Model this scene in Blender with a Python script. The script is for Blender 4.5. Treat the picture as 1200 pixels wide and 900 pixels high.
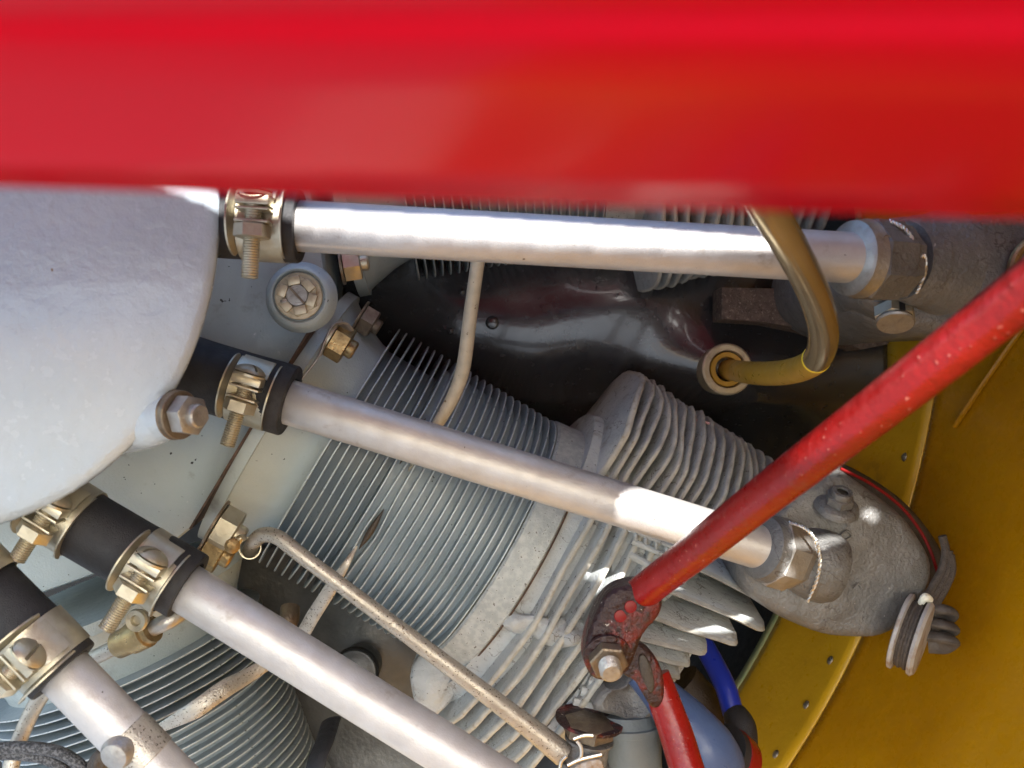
import bpy, bmesh, math, random
from mathutils import Vector as V, Matrix, noise
random.seed(7)
PI = math.pi
R = math.radians
for o in list(bpy.data.objects): bpy.data.objects.remove(o)
sc = bpy.context.scene
COL = sc.collection

# ------------------------------------------------------------------ camera, sky, sun, exposure
F = 1100.0            # focal length in photo pixels (photo 1200 px wide)
OZ = 1.55             # camera height above the apron
cam_d = bpy.data.cameras.new('camera'); cam = bpy.data.objects.new('camera', cam_d); COL.objects.link(cam)
cam.location = (0, 0, OZ); cam.rotation_euler = (R(90), 0, 0)
cam_d.sensor_width = 36; cam_d.lens = 36*F/1200; cam_d.clip_start = .005; cam_d.clip_end = 400
cam_d.dof.use_dof = True; cam_d.dof.focus_distance = .45; cam_d.dof.aperture_fstop = 13.0
sc.camera = cam
SUN = V((.15, -.83, .53)).normalized()          # direction towards the sun
world = bpy.data.worlds.new('World'); sc.world = world; world.use_nodes = True
wn = world.node_tree.nodes; wl = world.node_tree.links
sky = wn.new('ShaderNodeTexSky'); sky.sky_type = 'NISHITA'; sky.sun_disc = False
sky.sun_elevation = math.asin(SUN.z); sky.sun_rotation = math.atan2(SUN.x, SUN.y)
sky.air_density = 1.0; sky.dust_density = 1.2; sky.ozone_density = 1.0
hs = wn.new('ShaderNodeHueSaturation'); hs.inputs['Saturation'].default_value = 1.1
wl.new(sky.outputs[0], hs.inputs['Color']); wl.new(hs.outputs[0], wn['Background'].inputs[0])
wn['Background'].inputs[1].default_value = .15
sd = bpy.data.lights.new('sun', 'SUN'); sd.energy = 4.5; sd.angle = R(.5); sd.color = (1, .98, .95)
sun = bpy.data.objects.new('sun', sd); COL.objects.link(sun); sun.location = (1, -3, 4)
sun.rotation_euler = (-SUN).to_track_quat('-Z', 'Y').to_euler()
sc.view_settings.view_transform = 'Standard'; sc.view_settings.look = 'None'
sc.view_settings.gamma = 1; sc.view_settings.exposure = 1.8

def P(px, py, d): return V(((px-600)*d/F, d, OZ+(450-py)*d/F))
def PX(d): return d/F                           # metres per photo pixel at depth d

# ------------------------------------------------------------------ materials
def mat(name, base, rough=.5, metal=0., base2=None, vscale=60, vpos=(.35, .65), bump=None, bump2=None,
        dirt=None, dirt2=None, specks=None, cracks=None, coat=0., rvar=.12, spec=.5, aniso=None):
    m = bpy.data.materials.new(name); m.use_nodes = True
    n = m.node_tree.nodes; l = m.node_tree.links; b = n['Principled BSDF']
    tc = n.new('ShaderNodeTexCoord'); co = tc.outputs['Object']
    if aniso:
        mp = n.new('ShaderNodeMapping'); mp.inputs['Scale'].default_value = aniso; l.new(co, mp.inputs[0]); co = mp.outputs[0]
    def nz(scale, det=5, rgh=.55):
        t = n.new('ShaderNodeTexNoise'); t.inputs['Scale'].default_value = scale
        t.inputs['Detail'].default_value = det; t.inputs['Roughness'].default_value = rgh; l.new(co, t.inputs['Vector']); return t.outputs['Fac']
    def ramp(fac, a, b_):
        r = n.new('ShaderNodeMapRange'); r.inputs[1].default_value = a; r.inputs[2].default_value = b_; l.new(fac, r.inputs[0]); return r.outputs[0]
    def mix(f, c1, c2):
        x = n.new('ShaderNodeMix'); x.data_type = 'RGBA'; l.new(f, x.inputs[0])
        for c, i in ((c1, 6), (c2, 7)):
            if isinstance(c, tuple): x.inputs[i].default_value = (*c, 1)
            else: l.new(c, x.inputs[i])
        return x.outputs[2]
    col = base
    if base2: col = mix(ramp(nz(vscale, 6), *vpos), base, base2)
    if dirt:  col = mix(ramp(nz(dirt[1], 8, .65), dirt[2], dirt[3]), col, dirt[0])
    if dirt2: col = mix(ramp(nz(dirt2[1], 8, .7), dirt2[2], dirt2[3]), col, dirt2[0])
    if cracks:
        vo = n.new('ShaderNodeTexVoronoi'); vo.feature = 'DISTANCE_TO_EDGE'; vo.inputs['Scale'].default_value = cracks[1]
        nn = n.new('ShaderNodeTexNoise'); nn.inputs['Scale'].default_value = 90; nn.inputs['Detail'].default_value = 5; l.new(co, nn.inputs['Vector'])
        ad = n.new('ShaderNodeMixRGB'); ad.blend_type = 'LINEAR_LIGHT'; ad.inputs[0].default_value = .012; l.new(co, ad.inputs[1]); l.new(nn.outputs['Color'], ad.inputs[2]); l.new(ad.outputs[0], vo.inputs['Vector'])
        e_ = ramp(vo.outputs['Distance'], cracks[2], 0); k_ = ramp(nz(35, 3), .47, .58)
        mu = n.new('ShaderNodeMath'); mu.operation = 'MULTIPLY'; l.new(e_, mu.inputs[0]); l.new(k_, mu.inputs[1])
        col = mix(mu.outputs[0], col, cracks[0])
    if specks: col = mix(ramp(nz(specks[1], 2), specks[2], specks[2]+.03), col, specks[0])
    if isinstance(col, tuple): b.inputs['Base Color'].default_value = (*col, 1)
    else: l.new(col, b.inputs['Base Color'])
    b.inputs['Metallic'].default_value = metal
    if rvar:
        mr = n.new('ShaderNodeMapRange'); mr.inputs[3].default_value = max(.03, rough-rvar); mr.inputs[4].default_value = rough+rvar
        mr.inputs[1].default_value = .3; mr.inputs[2].default_value = .7
        l.new(nz(180, 4), mr.inputs[0]); l.new(mr.outputs[0], b.inputs['Roughness'])
    else: b.inputs['Roughness'].default_value = rough
    b.inputs['Coat Weight'].default_value = coat; b.inputs['Coat Roughness'].default_value = .08
    b.inputs['Specular IOR Level'].default_value = spec
    prev = None
    for bp in (bump, bump2):
        if bp:
            k = n.new('ShaderNodeBump'); k.inputs['Distance'].default_value = bp[1]; k.inputs['Strength'].default_value = bp[2] if len(bp) > 2 else 1
            l.new(nz(bp[0], 4), k.inputs['Height'])
            if prev: l.new(prev, k.inputs['Normal'])
            prev = k.outputs[0]
    if prev: l.new(prev, b.inputs['Normal'])
    return m
BROWN = (.10, .065, .035); RUST = (.16, .05, .02)
M = {}
M['case'] = mat('grey_green_enamel', (.43, .485, .48), .42, 0, (.37, .425, .425), 25, bump=(900, .00025), bump2=(60, .0006), dirt=(BROWN, 38, .60, .84), dirt2=((.60, .62, .61), 210, .66, .72), specks=((.02, .02, .02), 330, .72))
M['nose'] = mat('pale_grey_enamel', (.50, .56, .61), .2, 0, (.455, .52, .575), 30, bump=(420, .00022), bump2=(100, .0012), dirt=((.3, .27, .25), 60, .7, .9), specks=((.25, .18, .10), 160, .755), coat=.7)
M['fin'] = mat('blue_grey_enamel', (.235, .29, .32), .40, 0, (.28, .33, .355), 40, bump=(700, .0002), dirt=((.42, .42, .40), 120, .66, .8), specks=((.02, .02, .02), 400, .73))
M['fin_rim'] = mat('worn_fin_edge', (.47, .52, .535), .35, .2, (.36, .41, .42), 150, bump=(900, .0001), specks=((.03, .025, .02), 500, .70))
M['cast'] = mat('dusty_cast_aluminium', (.44, .455, .445), .60, .05, (.36, .38, .38), 45, bump=(650, .0005), bump2=(140, .0012), dirt=((.17, .14, .105), 80, .56, .78), specks=((.06, .05, .04), 420, .70), cracks=((.10, .08, .06), 55, .02))
M['cast_rim'] = mat('worn_casting_edge', (.50, .485, .42), .6, .05, (.36, .35, .31), 120, bump=(650, .0004), dirt=((.25, .19, .11), 150, .55, .75))
M['band'] = mat('speckled_grey_band', (.33, .35, .34), .5, .1, (.42, .435, .415), 300, (.42, .6), bump=(800, .0003), specks=((.14, .13, .11), 600, .66))
M['rocker'] = mat('dark_cast_grey', (.145, .142, .134), .42, .25, (.205, .20, .19), 70, bump=(700, .0006), bump2=(160, .0010), dirt=((.10, .088, .075), 60, .56, .80), specks=((.40, .38, .35), 380, .745), cracks=((.07, .06, .05), 34, .016))
M['tube'] = mat('silver_tube', (.60, .58, .56), .44, .5, (.51, .485, .46), 70, bump=(1500, .00015), bump2=(28, .0009), dirt=((.34, .28, .22), 90, .60, .80), specks=((.10, .08, .06), 330, .755), rvar=.08)
M['rubber'] = mat('black_fabric_rubber', (.014, .014, .016), .62, 0, (.022, .0215, .023), 80, bump=(1800, .0003), bump2=(300, .0002))
M['rubber_brown'] = mat('stained_black_rubber', (.03, .022, .016), .5, 0, (.05, .035, .022), 70, bump=(900, .0004))
M['zinc'] = mat('yellow_zinc_plate', (.56, .515, .40), .40, .75, (.45, .40, .29), 120, bump=(900, .0001), dirt=((.22, .15, .08), 140, .62, .82))
M['brass'] = mat('aged_brass', (.42, .30, .14), .36, .85, (.30, .21, .10), 140, bump=(700, .0003), dirt=((.08, .05, .03), 160, .55, .8))
M['steel'] = mat('dull_steel', (.46, .44, .41), .42, .8, (.34, .32, .29), 150, bump=(800, .0003), dirt=((.14, .10, .07), 140, .6, .8))
M['wire'] = mat('bright_lock_wire', (.78, .75, .68), .3, .9, rvar=.05)
M['dark_nut'] = mat('brown_stained_nut', (.24, .19, .13), .40, .6, (.14, .10, .07), 160, bump=(700, .0004))
M['lead'] = mat('speckled_pipe', (.50, .465, .40), .38, .6, (.40, .365, .31), 160, bump=(900, .0003), specks=((.07, .055, .04), 1000, .63))
M['beige'] = mat('beige_painted_pipe', (.56, .50, .38), .5, .1, (.46, .41, .31), 200, bump=(700, .0002), specks=((.16, .11, .06), 420, .69))
M['copper'] = mat('heat_stained_steel', (.56, .46, .28), .18, .75, (.46, .36, .19), 22, rvar=.05)
M['amber_pipe'] = mat('amber_lacquer', (.58, .34, .04), .36, .3, (.48, .28, .05), 40)
M['yellow'] = mat('yellow_mark', (.85, .62, .03), .5)
M['gloss_black'] = mat('gloss_black_baffle', (.022, .022, .025), .23, 0, (.032, .0315, .0315), 30, bump=(30, .0009), bump2=(700, .00010), dirt=((.05, .045, .04), 40, .62, .85), specks=((.25, .24, .22), 160, .775), rvar=.06, spec=.8, coat=.55)
M['dull_black'] = mat('black_rubber_seal', (.012, .012, .012), .5, 0, bump=(500, .0003))
M['dark_plate'] = mat('dark_grey_baffle', (.06, .064, .066), .4, .1, (.10, .105, .105), 60, bump=(400, .0004), dirt=((.22, .22, .21), 80, .66, .8))
M['felt'] = mat('brown_felt', (.22, .165, .13), .95, 0, (.13, .10, .08), 300, bump=(1100, .002), specks=((.34, .27, .22), 700, .62), spec=.1)
M['red'] = mat('glossy_red_paint', (.53, .0002, .010), .22, 0, coat=.05, rvar=.0, spec=.06)
M['red_tube'] = mat('orange_peel_red_paint', (.27, .008, .006), .30, 0, (.22, .006, .005), 40, bump=(260, .0005), coat=.1, spec=.35, dirt=((.20, .035, .028), 90, .60, .80), specks=((.52, .16, .12), 520, .70), rvar=.08)
M['red_worn'] = mat('chipped_red_brown_paint', (.028, .009, .008), .42, .1, (.13, .012, .009), 70, (.5, .56), bump=(320, .0018), dirt=((.035, .022, .018), 90, .50, .66), specks=((.40, .35, .30), 420, .70))
M['red_plain'] = mat('flat_red', (.20, .006, .006), .35, spec=.2)
M['amber'] = mat('amber_primer', (.46, .215, .002), .30, 0, (.36, .155, .001), 9, bump=(30, .0010), bump2=(500, .00012), dirt=((.16, .08, .01), 35, .66, .95), specks=((.05, .02, .005), 130, .775), coat=.25)
M['amber_light'] = mat('yellow_amber_primer', (.62, .36, .014), .36, 0, (.54, .30, .010), 14, bump=(30, .0010), bump2=(500, .00012), dirt=((.16, .09, .01), 35, .62, .9), specks=((.05, .02, .005), 130, .77), coat=.2)
M['green'] = mat('pale_green_edge', (.30, .38, .20), .5, 0, (.45, .43, .2), 90)
M['blue'] = mat('blue_grey_boot', (.055, .095, .21), .38, 0, (.07, .115, .24), 60, bump=(300, .0002))
M['blue_wire'] = mat('blue_wire', (.012, .028, .30), .3, 0, rvar=.03)
M['slate'] = mat('slate_grey_pipe', (.13, .155, .16), .5, 0, (.16, .18, .18), 60, bump=(600, .0002))
M['rope'] = mat('dark_cord', (.055, .043, .034), .8, 0, (.10, .08, .065), 500, bump=(1500, .0008))
M['grey_rope'] = mat('grey_leather', (.13, .118, .108), .7, 0, (.07, .062, .056), 120, bump=(600, .0005))
M['button'] = mat('worn_grey_disc', (.44, .41, .38), .6, .1, (.36, .33, .30), 90, bump=(400, .0006), dirt=((.27, .17, .09), 90, .5, .65))
M['braid'] = mat('black_braid', (.03, .03, .032), .45, .2, (.13, .13, .135), 900, (.45, .58), bump=(1500, .0006))
M['cream'] = mat('cream_washer', (.62, .54, .38), .42, .5, (.48, .40, .27), 200, dirt=((.2, .14, .09), 180, .6, .8))
M['white'] = mat('cream_thread', (.85, .83, .68), .7)
M['pink'] = mat('pink_scrap', (.75, .42, .42), .8)
M['rust'] = mat('brown_rust_line', (.045, .028, .018), .8, 0, (.11, .06, .035), 300, bump=(600, .0004))
M['ground'] = mat('concrete_apron', (.215, .235, .25), .85, 0, (.185, .20, .212), 2, bump=(20, .01))

# ------------------------------------------------------------------ object helpers
WL = {}
def thing(name, label, cat, loc, group=None):
    o = bpy.data.objects.new(name, None); o.empty_display_size = .01; COL.objects.link(o); o.location = loc; WL[o] = V(loc)
    o['label'] = label; o['category'] = cat
    if group: o['group'] = group
    return o
def tag(o, label, cat, group=None):
    o['label'] = label; o['category'] = cat
    if group: o['group'] = group
    return o
def obj(name, bm, mats, parent=None, sharp=35, kind=None, label=None):
    me = bpy.data.meshes.new(name)
    bmesh.ops.recalc_face_normals(bm, faces=bm.faces)
    bm.to_mesh(me); bm.free()
    vs = me.vertices
    if not len(vs): raise RuntimeError(name)
    lo = V((min(v.co[i] for v in vs) for i in range(3))); hi = V((max(v.co[i] for v in vs) for i in range(3)))
    c = (lo+hi)/2; me.transform(Matrix.Translation(-c))
    if not isinstance(mats, (list, tuple)): mats = [mats]
    for m in mats: me.materials.append(M[m])
    me.shade_smooth(); me.set_sharp_from_angle(angle=R(sharp))
    o = bpy.data.objects.new(name, me); COL.objects.link(o); WL[o] = c
    if parent: o.parent = parent; o.location = c-WL[parent]
    else: o.location = c
    if kind: o['kind'] = kind
    if label: o['label'] = label
    return o
def basis(a, up=None):
    a = V(a).normalized()
    u = V(up) if up is not None else (V((0, 0, 1)) if abs(a.z) < .9 else V((1, 0, 0)))
    x = (u-a*u.dot(a)).normalized(); return a, x, a.cross(x)
def ring(bm, o, x, y, r, seg, ph=0): return [bm.verts.new(o+x*(r*math.cos(2*PI*i/seg+ph))+y*(r*math.sin(2*PI*i/seg+ph))) for i in range(seg)]
def bridge(bm, a, b, mi=0, close=True):
    n = len(a)
    for i in range(n if close else n-1):
        j = (i+1) % n
        try: f = bm.faces.new((a[i], a[j], b[j], b[i])); f.material_index = mi
        except ValueError: pass
def lathe(bm, o, ax, prof, seg=40, up=None, mi=0, ph=0, cap=True, mis=None):
    a, x, y = basis(ax, up); o = V(o); prev = None
    for k, (s, r) in enumerate(prof):
        rg = ring(bm, o+a*s, x, y, max(r, 1e-5), seg, ph)
        if prev: bridge(bm, prev, rg, mis[k-1] if mis else mi)
        elif cap: f = bm.faces.new(rg[::-1]); f.material_index = mis[0] if mis else mi
        prev = rg
    if cap: f = bm.faces.new(prev); f.material_index = mis[-1] if mis else mi
def hexnut(bm, o, ax, r, h, up=None, ph=0, mi=0):
    c = .10*r
    lathe(bm, o, ax, [(0, r*.9), (c*.6, r), (h-c*.6, r), (h, r*.9)], 6, up, mi, ph)
def box(bm, o, X, Y, Z, hx, hy, hz, bev=0., mi=0):
    o = V(o); X, Y, Z = V(X).normalized(), V(Y).normalized(), V(Z).normalized()
    vs = [bm.verts.new(o+X*sx*hx+Y*sy*hy+Z*sz*hz) for sx in (-1, 1) for sy in (-1, 1) for sz in (-1, 1)]
    fs = [bm.faces.new([vs[i] for i in q]) for q in ((0, 1, 3, 2), (4, 6, 7, 5), (0, 4, 5, 1), (2, 3, 7, 6), (0, 2, 6, 4), (1, 5, 7, 3))]
    for f in fs: f.material_index = mi
    if bev:
        es = list({e for f in fs for e in f.edges})
        bmesh.ops.bevel(bm, geom=es, offset=bev, segments=2, affect='EDGES', profile=.5)
def smooth_pts(pts, rad, n=8):
    pts = [V(p) for p in pts]; out = []; ro = []
    if not isinstance(rad, (list, tuple)): rad = [rad]*len(pts)
    for i in range(len(pts)-1):
        p0 = pts[i-1] if i else pts[0]*2-pts[1]; p1, p2 = pts[i], pts[i+1]; p3 = pts[i+2] if i+2 < len(pts) else p2*2-p1
        for k in range(n):
            t = k/n
            out.append(.5*((2*p1)+(p2-p0)*t+(2*p0-5*p1+4*p2-p3)*t*t+(3*p1-p0-3*p2+p3)*t**3)); ro.append(rad[i]+(rad[i+1]-rad[i])*t)
    out.append(pts[-1]); ro.append(rad[-1]); return out, ro
def sweep(bm, pts, rad, seg=18, n=8, cap=True, mi=0, flat=1., up=None, wob=0., smooth=True, mif=None):
    if smooth: pts, rad = smooth_pts(pts, rad, n)
    else:
        pts = [V(p) for p in pts]
        if not isinstance(rad, (list, tuple)): rad = [rad]*len(pts)
    prev = None; x = None
    for i, p in enumerate(pts):
        t = (pts[min(i+1, len(pts)-1)]-pts[max(i-1, 0)]).normalized()
        if x is None: _, x, y = basis(t, up)
        else: x = (x-t*x.dot(t)).normalized(); y = t.cross(x)
        rg = []
        for k in range(seg):
            an = 2*PI*k/seg; r = rad[i]
            q = x*math.cos(an)*r*flat+y*math.sin(an)*r
            if wob: q *= 1+wob*noise.noise((p+q)*90)
            rg.append(bm.verts.new(p+q))
        if prev: bridge(bm, prev, rg, mif(i/len(pts)) if mif else mi)
        elif cap: bm.faces.new(rg[::-1]).material_index = mi
        prev = rg
    if cap: bm.faces.new(prev).material_index = mi
def chaikin(pts, n=2):
    for _ in range(n):
        q = []
        for i in range(len(pts)):
            a, b = V(pts[i]), V(pts[(i+1) % len(pts)]); q += [a*.75+b*.25, a*.25+b*.75]
        pts = q
    return pts
def pillow(bm, pts, df, db, bev=.004, dome=.004, smooth=2, wob=0., steps=4, back=1.0, mi=0, inner=3):
    """casting from an outline given in photo pixels at depth df; runs back to db, rounded front"""
    o2 = chaikin([V((p[0], p[1], 0)) for p in pts], smooth) if smooth else [V((p[0], p[1], 0)) for p in pts]
    w = [P(p.x, p.y, df) for p in o2]
    c = sum(w, V())/len(w); c.y = df
    rad = sum((q-c).length for q in w)/len(w)
    def loop(sc_, d):
        res = []
        for q in w:
            v = c+(q-c)*sc_; v = V((v.x, d, v.z))
            if wob: v += noise.noise_vector(v*60)*wob
            res.append(bm.verts.new(v))
        return res
    prev = loop(back, db); bm.faces.new(prev[::-1]).material_index = mi
    L = loop(1, df+bev); bridge(bm, prev, L, mi); prev = L
    for k in range(1, steps+1):
        a = k/steps*PI/2; s = 1-bev/rad*(1-math.cos(a)); L = loop(s, df+bev*(1-math.sin(a))); bridge(bm, prev, L, mi); prev = L
    s0 = 1-bev/rad
    for k in range(1, inner+1):
        t = k/(inner+1); L = loop(s0*(1-t), df-dome*(1-(1-t)**2)); bridge(bm, prev, L, mi); prev = L
    bm.faces.new(prev).material_index = mi
def polyplate(bm, pts, n, th, bev=0, mi=0):
    """flat plate: outline points (world), thickness along n"""
    n = V(n).normalized(); a = [bm.verts.new(V(p)) for p in pts]; b = [bm.verts.new(V(p)+n*th) for p in pts]
    bridge(bm, a, b, mi); bm.faces.new(a[::-1]).material_index = mi; bm.faces.new(b).material_index = mi
def surf(bm, nx, ny, fn, mi=0, skip=None):
    g = [[bm.verts.new(fn(i/nx, j/ny)) for j in range(ny+1)] for i in range(nx+1)]
    for i in range(nx):
        for j in range(ny):
            if skip and skip((i+.5)/nx, (j+.5)/ny): continue
            f = bm.faces.new((g[i][j], g[i+1][j], g[i+1][j+1], g[i][j+1])); f.material_index = mi
def solidify(o, th, off=0):
    m = o.modifiers.new('thickness', 'SOLIDIFY'); m.thickness = th; m.offset = off
CAMDIR = V((0, -1, 0))

# ------------------------------------------------------------------ engine frame
A1 = P(388, 520, .53)                              # centre of the first fin of the main cylinder
U1 = (P(570, 625, .542)-A1).normalized()
NEN = (V((0, 1, 0))-U1*U1.y).normalized()          # engine axis, pointing aft
W1 = NEN.cross(U1).normalized()
if W1.z < 0: W1 = -W1
C0 = A1-U1*.224
def cyl_dir(deg): return (U1*math.cos(R(deg))+W1*math.sin(R(deg))).normalized()

# ------------------------------------------------------------------ setting
bm = bmesh.new(); surf(bm, 8, 8, lambda u, v: V((-60+120*u, -100+120*v, 0)))
g = obj('ground', bm, 'ground'); g['kind'] = 'structure'
g['label'] = 'pale concrete apron far below the engine'

# rear bulkhead, dark
bm = bmesh.new(); lathe(bm, C0+NEN*.22, NEN, [(0, .62), (.004, .62)], 64)
o = obj('rear_bulkhead', bm, 'dull_black'); tag(o, 'dull black bulkhead closing the space behind the cylinders', 'bulkhead')

# amber cowling: cylinder round the engine axis
RC = .520
def cowlpt(phi, y, dr=0):
    dr += .25*max(0, min(.6-y, .22)); a = math.radians(phi); X = C0.x+(RC+dr)*math.cos(a); Z = C0.z+(RC+dr)*math.sin(a)
    return V((X, y, Z))
cowl = thing('cowling_panel', 'amber primed curved cowling skin with riveted lap seam, behind the rocker box', 'cowling', cowlpt(-20, .5))
bm = bmesh.new(); surf(bm, 108, 24, lambda u, v: cowlpt(-72+102*u, .02+.525*v, .0025+.0012*noise.noise(V((u*5, v*2, 3)))))
o = obj('outer_skin', bm, 'amber', cowl); solidify(o, .001, 0)
bm = bmesh.new(); surf(bm, 162, 10, lambda u, v: cowlpt(-72+102*u, .528+.077*v+.0012*noise.noise(V((u*9, 0, 0)))*(1-v), .001*noise.noise(V((u*6, v*3, 8)))-.0006))
o = obj('inner_strip', bm, 'amber_light', cowl); solidify(o, .0012, 0)
bm = bmesh.new(); surf(bm, 162, 2, lambda u, v: cowlpt(-72+102*u, .6045+.010*v, -.001))
o = obj('edge_trim', bm, 'green', cowl, label='pale green bare edge'); solidify(o, .0016, 0)
bm = bmesh.new(); surf(bm, 60, 6, lambda u, v: cowlpt(-72+102*u, .612+.15*v, .002+.004*math.sin(v*9)))
o = obj('rubber_seal', bm, 'dull_black', cowl)
for i in range(22):
    phi = -60+i*3.35+random.uniform(-.3, .3)
    p = cowlpt(phi, .541, -.0012); inn = (V((C0.x, p.y, C0.z))-p).normalized()
    bm = bmesh.new(); lathe(bm, p, inn, [(0, .0026), (.0006, .0025), (.0012, .0017), (.0014, .0006)], 14)
    obj('rivet', bm, 'steel', cowl)
# raised stiffener bead further out, upper right
def on_cowl(px, py):                              # where the sight line through a pixel meets the cowling skin
    for k in range(400):
        y = .62-k*.001; p = P(px, py, y)
        if math.hypot(p.x-C0.x, p.z-C0.z) < RC+.25*max(0, min(.6-y, .22)): return p
    return p
bm = bmesh.new(); sweep(bm, [on_cowl(1118, 500), on_cowl(1150, 452), on_cowl(1185, 402), on_cowl(1230, 340)], .0016, 8)
obj('stiffener_bead', bm, 'amber', cowl)

# ------------------------------------------------------------------ red cowl lip close to the lens, shades the engine
lip = thing('cowl_lip', 'glossy red painted cowling nose lip, out of focus, above the engine', 'cowling', V((0, .08, OZ+.03)))
def lipz(x, d):                                   # slant of the lip
    return -.0042*(x/.12) if abs(x) < .12 else -.0042*math.copysign(1, x)
def lippt(u, k):
    x = -.6+1.2*u; t = max(-1, min(1, x/.065)); zf = .0212-.0021*t; df = .110
    sl = .20-.22*t                              # the lip twists: faces the opening on the left, the engine on the right
    ds = (zf+df*sl)*F/(398+F*sl); zs = zf+(df-ds)*sl
    pts = [(df+.0012, zf+.0045), (df+.0018, zf+.0024), (df+.001, zf+.0008), (df, zf)]+[(df+(ds-df)*q, zf+(zs-zf)*q) for q in (.25, .5, .75, 1)]
    pts += [(ds-.0006, zs+.0004), (ds-.0009, zs+.0012), (ds-.0014, zs+.0019), (ds-.003, zs+.0024), (ds-.009, zs+.0036), (.030+.2*(ds-.06), .040), (.018, .062)]
    d, z = pts[k]; return V((x, d, OZ+z))
bm = bmesh.new(); surf(bm, 160, 14, lambda u, v: lippt(u, round(v*14)))
obj('rolled_edge', bm, 'red', lip, sharp=60)
SUN_HOLES = [(.147, .199, .027, .019, 0), (.045, .2835, .13, .0050, -3), (.173, .168, .027, .0085, 10), (.233, .244, .013, .009, 0), (.215, .191, .019, .0026, 21), (.249, .212, .0032, .003, 0)]  # made-up cutouts, placed to throw sun patches on tubes, fins and rocker box
def hole(x, z):
    for hx, hz, a, b, an in SUN_HOLES:
        c, s = math.cos(R(an)), math.sin(R(an)); dx, dz = x-hx, z-hz; p, q = dx*c+dz*s, -dx*s+dz*c
        if (p/a)**2+(q/b)**2 < 1: return True
    return False
bm = bmesh.new()
fnx = lambda u: -.6+1.2*u
fnz = lambda v: .062+.52*v
surf(bm, 480, 620, lambda u, v: V((fnx(u), .018+.10*max(0, v-.3)**2, OZ+fnz(v))), skip=lambda u, v: hole(fnx(u), fnz(v)))
obj('nose_skin_gobo', bm, 'red', lip, sharp=60)  # unseen skin extended upward to block the sun except through the added cutouts

# ------------------------------------------------------------------ nose case
nose = thing('nose_case', 'pale grey enamelled domed gear case with rough brushed paint', 'gear case', P(-150, 235, .37))
def nosept(an, k, d):
    c, s = math.cos(an), math.sin(an); e = 2/2.25
    x = math.copysign(abs(c)**e, c); y = math.copysign(abs(s)**e, s)
    return P(-150+408*k*x*d0/d, 233+401*k*y*d0/d, d)
d0 = .365
bm = bmesh.new(); prev = None
for k, d in ((.80, .43), (.90, .40), (.975, .375), (.995, .3685), (1.0, .365), (.992, .3615), (.97, .3595), (.94, .358), (.88, .3555), (.8, .352), (.65, .347), (.4, .342), (.15, .340)):
    lp = []
    for i in range(120):
        an = 2*PI*i/120; lp.append(bm.verts.new(nosept(an, k*(d/d0 if d < .365 else d/d0), d)+noise.noise_vector(V((an*3, k*4, 0)))*.0004))
    if prev: bridge(bm, prev, lp)
    prev = lp
bm.faces.new(prev)
obj('dome', bm, 'nose', nose, sharp=60)
# boss with stud, washer and nut
ax = V((.88, -.47, -.02)).normalized(); b0 = P(206, 486, .362)
bm = bmesh.new(); sweep(bm, [P(120, 500, .385), P(165, 497, .372), P(192, 490, .366), b0], [.012, .0105, .0093, .0090], 24, wob=.05)
obj('boss', bm, 'nose', nose)
bm = bmesh.new(); lathe(bm, b0, ax, [(0, .0098), (.0004, .0095), (.0026, .0095), (.003, .0092)], 36); obj('washer', bm, 'dark_nut', nose)
bm = bmesh.new(); hexnut(bm, b0+ax*.0031, ax, .0080, .0068, up=(0, 0, 1), ph=.35); obj('nut', bm, 'steel', nose)
bm = bmesh.new(); lathe(bm, b0+ax*.0097, ax, [(0, .0046), (.0028, .0046), (.0034, .0040)], 24); obj('stud_end', bm, 'steel', nose)

# ------------------------------------------------------------------ crankcase
case = thing('crankcase', 'grey green enamelled crankcase with flat cylinder pads behind the black hoses', 'crankcase', C0)
bm = bmesh.new()
apo = .1895
def caseloop(y_off, k):
    lp = []
    for i in range(9):
        for f in (16.5, 8, 0, -8, -16.5):
            a = -40*i+f
            rr = apo*k/math.cos(R(f))
            lp.append(bm.verts.new(C0+cyl_dir(a)*rr+NEN*y_off))
    return lp
# front face sits a little ahead of the fins' front
FR = -.060
prev = None
for yo, k in ((.10, 1.0), (FR+.004, 1.0), (FR+.001, .995), (FR, .98), (FR-.002, .90), (FR-.006, .80), (FR-.02, .55)):
    lp = caseloop(yo, k)
    if prev: bridge(bm, prev, lp)
    prev = lp
bm.faces.new(prev)
obj('body', bm, 'case', case, sharp=40)
# raised rim and castellated nut in its recess
cn = P(350, 347, .428); an = V((.08, -1, -.02)).normalized()
bm = bmesh.new(); lathe(bm, cn-an*.010, an, [(0, .0166), (.005, .0156), (.0085, .0144), (.0105, .0132), (.0109, .0124), (.0104, .0117), (.0085, .0113), (.0085, .0001)], 48, cap=False)
obj('nut_recess', bm, 'case', case)
bm = bmesh.new(); lathe(bm, cn-an*.0012, an, [(0, .0108), (.0014, .0108), (.0018, .0104)], 40); obj('washer', bm, 'cream', case)
bm = bmesh.new(); a_, x_, y_ = basis(an)
lathe(bm, cn+an*.0008, an, [(0, .0094), (.0012, .0096), (.0026, .0094)], 6)
for k in range(6):
    t = R(60*k+12); p = cn+an*.0044+(x_*math.cos(t)+y_*math.sin(t))*.0068
    box(bm, p, x_*math.cos(t)+y_*math.sin(t), -x_*math.sin(t)+y_*math.cos(t), an, .0020, .0028, .0018, .0004)
obj('castle_nut', bm, 'cream', case)
bm = bmesh.new(); lathe(bm, cn, an, [(0, .0052), (.0052, .0052), (.0058, .0046), (.006, .0004)], 28); b_ = obj('bolt_end', bm, 'steel', case)
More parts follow.
